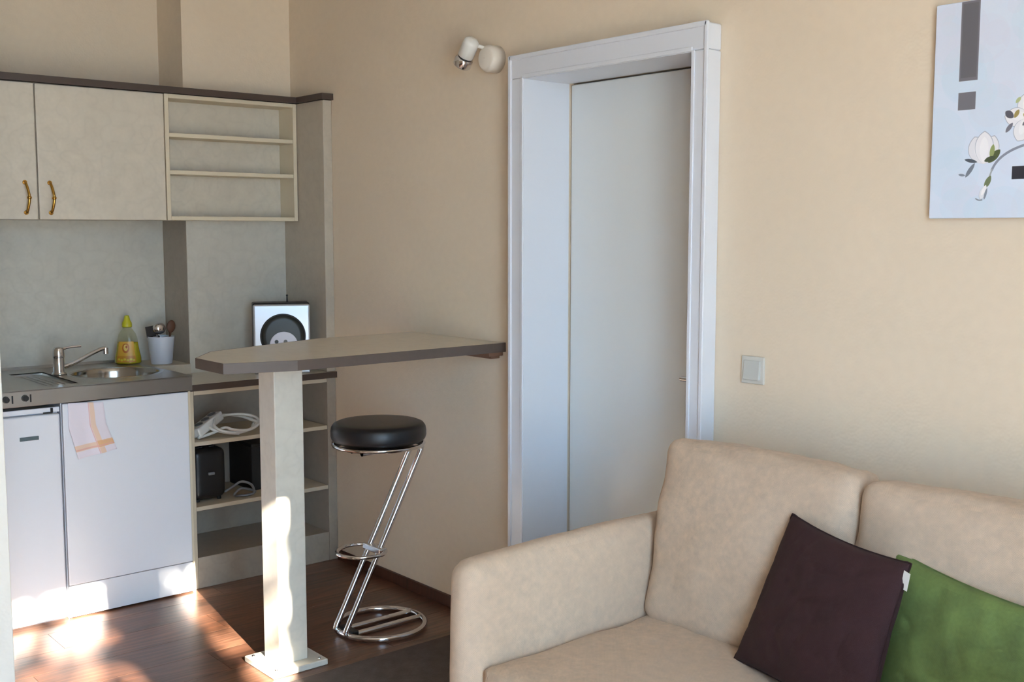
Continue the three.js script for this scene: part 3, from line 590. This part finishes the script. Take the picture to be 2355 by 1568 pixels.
// ---------------------------------------------------------------- on the wall: spotlight, switch, picture
{
  const l = thing('wall_spotlight', 'small white wall spotlight with chrome rim beside the door frame', 'lamp', [1.552, 2.172, 0]);
  addMesh('wall_base', lathe([[0.001, 0.062], [0.036, 0.06], [0.046, 0.052], [0.05, 0.04], [0.05, 0.0], [0.001, 0.0]], 40).rotateX(Math.PI / 2), new THREE.MeshStandardMaterial({ color: '#e6ddd0', roughness: 0.4 }), l);
  addMesh('arm', tube([[-0.005, 0.035, 0.045], [-0.03, 0.045, 0.07], [-0.052, 0.034, 0.088]], 0.007, false, 24, 10), whitePlastic, l);
  const h = addMesh('lamp_head', lathe([[0.001, 0.048], [0.014, 0.047], [0.022, 0.04], [0.024, 0.03], [0.024, -0.012], [0.001, -0.012]], 32), whitePlastic, l);
  const r = addMesh('lamp_rim', lathe([[0.001, -0.012], [0.019, -0.012], [0.019, -0.019], [0.027, -0.022], [0.028, -0.042], [0.025, -0.046], [0.021, -0.042], [0.001, -0.034]], 32), chrome, l);
  for (const o of [h, r]) { o.scale.setScalar(1.25); o.position.set(-0.066, 0.024, 0.09); o.rotation.set(0.05, 0, -0.7); }
  const g = addMesh('slot', new THREE.TorusGeometry(0.0195, 0.003, 8, 32).rotateX(Math.PI / 2).translate(0, -0.0155, 0), blackPlastic, l); g.scale.setScalar(1.25); g.position.copy(h.position); g.rotation.copy(h.rotation);

  const s = thing('light_switch', 'square off-white light switch on the cream wall beside the door', 'switch', [2.757, 1.126, 0]);
  addMesh('frame', bx(-0.041, 0.041, -0.041, 0.041, 0, 0.009, 0.003), new THREE.MeshStandardMaterial({ color: '#d2d0c8', roughness: 0.4 }), s);
  const k = addMesh('rocker', bx(-0.029, 0.029, -0.029, 0.029, -0.004, 0.006, 0.002), new THREE.MeshStandardMaterial({ color: '#c6c7c2', roughness: 0.35 }), s); k.position.z = 0.0095; k.rotation.x = -0.09;

  const p = thing('canvas_print', 'pale blue canvas print with white blossoms and grey bars on the cream wall', 'picture', [3.311, 1.571, 0]);
  const w = 0.53, hh = 0.53, cv = document.createElement('canvas'); cv.width = cv.height = 1024;
  const c = cv.getContext('2d');
  // drawing in metres from the lower left corner
  c.setTransform(1024 / w, 0, 0, -1024 / hh, 0, 1024);
  c.fillStyle = '#dde7f8'; c.fillRect(0, 0, w, hh);
  for (let i = 0; i < 60; i++) { c.fillStyle = i % 2 ? 'rgba(222,222,240,0.25)' : 'rgba(208,226,242,0.25)'; c.beginPath(); c.arc(rnd() * w, rnd() * hh, 0.02 + rnd() * 0.06, 0, 7); c.fill(); }
  c.fillStyle = '#7a7880'; c.fillRect(0.066, 0.337, 0.048, hh); c.fillRect(0.066, 0.266, 0.045, 0.043); c.fillStyle = '#6c6a70'; c.fillRect(0.07, 0.345, 0.04, 0.18);
  c.fillStyle = '#34333b'; c.fillRect(0.21, 0.091, 0.16, 0.031);
  const stroke = (pts, col, lw) => { c.strokeStyle = col; c.lineWidth = lw; c.lineCap = 'round'; c.beginPath(); c.moveTo(...pts[0]); for (let i = 1; i + 1 < pts.length; i += 2) c.quadraticCurveTo(...pts[i], ...pts[i + 1]); c.stroke(); };
  const petal = (x, y, len, wd, ang, col) => { c.save(); c.translate(x, y); c.rotate(ang); c.fillStyle = col; c.beginPath(); c.moveTo(0, 0); c.bezierCurveTo(wd, len * 0.25, wd, len * 0.8, 0, len); c.bezierCurveTo(-wd, len * 0.8, -wd, len * 0.25, 0, 0); c.fill(); c.restore(); };
  stroke([[0.16, 0.115], [0.175, 0.155], [0.24, 0.172], [0.30, 0.185], [0.36, 0.25]], '#8e93a4', 0.006);
  stroke([[0.16, 0.115], [0.155, 0.10], [0.15, 0.085]], '#a9b0b8', 0.004);
  // blossoms: pale petals with fine grey outlines, slim sepals
  const soft = (x, y, len, wd, ang, col = '#f3f1f6') => { petal(x, y, len * 1.03, wd * 1.06, ang, '#b4b9c8'); petal(x, y, len, wd, ang, col); petal(x, y + len * 0.05, len * 0.8, wd * 0.5, ang, '#faf8fb'); };
  soft(0.137, 0.131, 0.07, 0.034, 0.35, '#ebeaf1'); soft(0.139, 0.131, 0.07, 0.03, -0.35, '#eeedf3'); soft(0.138, 0.131, 0.078, 0.03, 0);
  petal(0.15, 0.133, 0.042, 0.012, -0.75, '#56603f'); petal(0.156, 0.142, 0.036, 0.008, -0.15, '#98a36a'); petal(0.168, 0.147, 0.03, 0.008, 1.9, '#4c5540');
  petal(0.122, 0.136, 0.034, 0.006, 1.35, '#59616c'); petal(0.116, 0.134, 0.042, 0.007, 2.55, '#7a8290'); petal(0.092, 0.104, 0.018, 0.004, 1.4, '#828a98');
  petal(0.158, 0.102, 0.034, 0.009, 2.7, '#74805f'); soft(0.147, 0.078, 0.036, 0.011, 2.75, '#e8ebf2'); petal(0.15, 0.072, 0.03, 0.004, 2.9, '#8a92a0'); stroke([[0.122, 0.046], [0.13, 0.04], [0.138, 0.043]], '#8a92a0', 0.003);
  for (const [x, y, r] of [[0.245, 0.235, 0.058], [0.31, 0.285, 0.07], [0.40, 0.42, 0.065]]) {
    for (const a of [0.2, 1.45, 2.7, -1.05, -2.3]) soft(x, y, r, r * 0.5, a);
    petal(x, y, r * 0.3, r * 0.12, 0.9, '#b5a468'); petal(x, y, r * 0.3, r * 0.1, -0.4, '#8f7f4a'); petal(x, y - 0.004, r * 0.34, r * 0.1, 2.3, '#6f6d78');
  }
  petal(0.208, 0.238, 0.026, 0.011, 0.9, '#615f69'); petal(0.21, 0.237, 0.022, 0.007, -0.5, '#a8945a'); petal(0.207, 0.226, 0.028, 0.007, 2.5, '#7b7a86'); petal(0.212, 0.272, 0.018, 0.006, -0.7, '#b9c391');
  const ct = new THREE.CanvasTexture(cv); ct.colorSpace = THREE.SRGBColorSpace; ct.anisotropy = 8;
  addMesh('stretcher', bx(0, w, 0, hh, 0.001, 0.024, 0.003), new THREE.MeshStandardMaterial({ color: '#dde7f8', roughness: 0.7 }), p);
  const pg = new THREE.PlaneGeometry(w - 0.004, hh - 0.004); pg.translate(w / 2, hh / 2, 0.0246);
  addMesh('printed_canvas', pg, new THREE.MeshStandardMaterial({ map: ct, roughness: 0.6 }), p);
}

// ---------------------------------------------------------------- outside: lawn and the tree whose leaves break the sun
{
  struct('ground_outside', bx(WX + 0.3, 30, -0.5, -0.3, -14, 18, 0), new THREE.MeshStandardMaterial({ color: '#b8b2a6', roughness: 1 }), 'paved yard outside the window', 'ground');
  const t = thing('garden_tree', 'tall leafy tree in the yard outside the garden window', 'tree', [9.2, -0.3, 0]);
  const zt = 0.985 + 0.172 * (9.2 - 0.405);
  const bark = new THREE.MeshStandardMaterial({ color: '#5b4a3a', roughness: 0.95 });
  addMesh('trunk', tube([[0, 0, zt + 0.05], [0, 1.5, zt + 0.02], [0, 3, zt], [0.02, 4.4, zt], [0.05, 6, zt + 0.1]], 0.15, false, 40, 14), bark, t);
  const br = [];
  const tips = [];
  for (let k = 0; k < 26; k++) {
    const y = 2.8 + k * 0.14, a = k * 2.4, len = 0.7 + rnd() * 0.9, e = [Math.cos(a) * len, y + 0.3 + rnd() * 0.5, zt + Math.sin(a) * len];
    br.push(tube([[0, y, zt], [Math.cos(a) * len * 0.5, y + 0.22, zt + Math.sin(a) * len * 0.5], e], 0.022, false, 10, 6)); tips.push(e, [Math.cos(a) * len * 0.6, y + 0.25, zt + Math.sin(a) * len * 0.6]);
  }
  addMesh('branches', join(br), bark, t);
  const leaf = new THREE.BufferGeometry();
  leaf.setAttribute('position', new THREE.Float32BufferAttribute([0, 0, 0, 0.035, 0.06, 0.01, 0, 0.14, 0, -0.035, 0.06, 0.01], 3)); leaf.setIndex([0, 1, 2, 0, 2, 3]); leaf.computeVertexNormals();
  const N = 1500, im = new THREE.InstancedMesh(leaf, new THREE.MeshStandardMaterial({ color: '#6b8a3e', roughness: 0.8, side: THREE.DoubleSide }), N), d = new THREE.Object3D();
  for (let k = 0; k < N; k++) {
    const e = tips[Math.floor(rnd() * tips.length)], r = 0.34 * Math.cbrt(rnd()), a = rnd() * 6.283, b = Math.acos(2 * rnd() - 1);
    d.position.set(e[0] + r * Math.sin(b) * Math.cos(a), e[1] + r * Math.cos(b), e[2] + r * Math.sin(b) * Math.sin(a));
    d.rotation.set(rnd() * 6.28, rnd() * 6.28, rnd() * 6.28); d.updateMatrix(); im.setMatrixAt(k, d.matrix);
  }
  im.name = 'leaves'; im.userData = { kind: 'stuff' }; im.castShadow = true; t.add(im);
}

renderer.render(scene, camera);
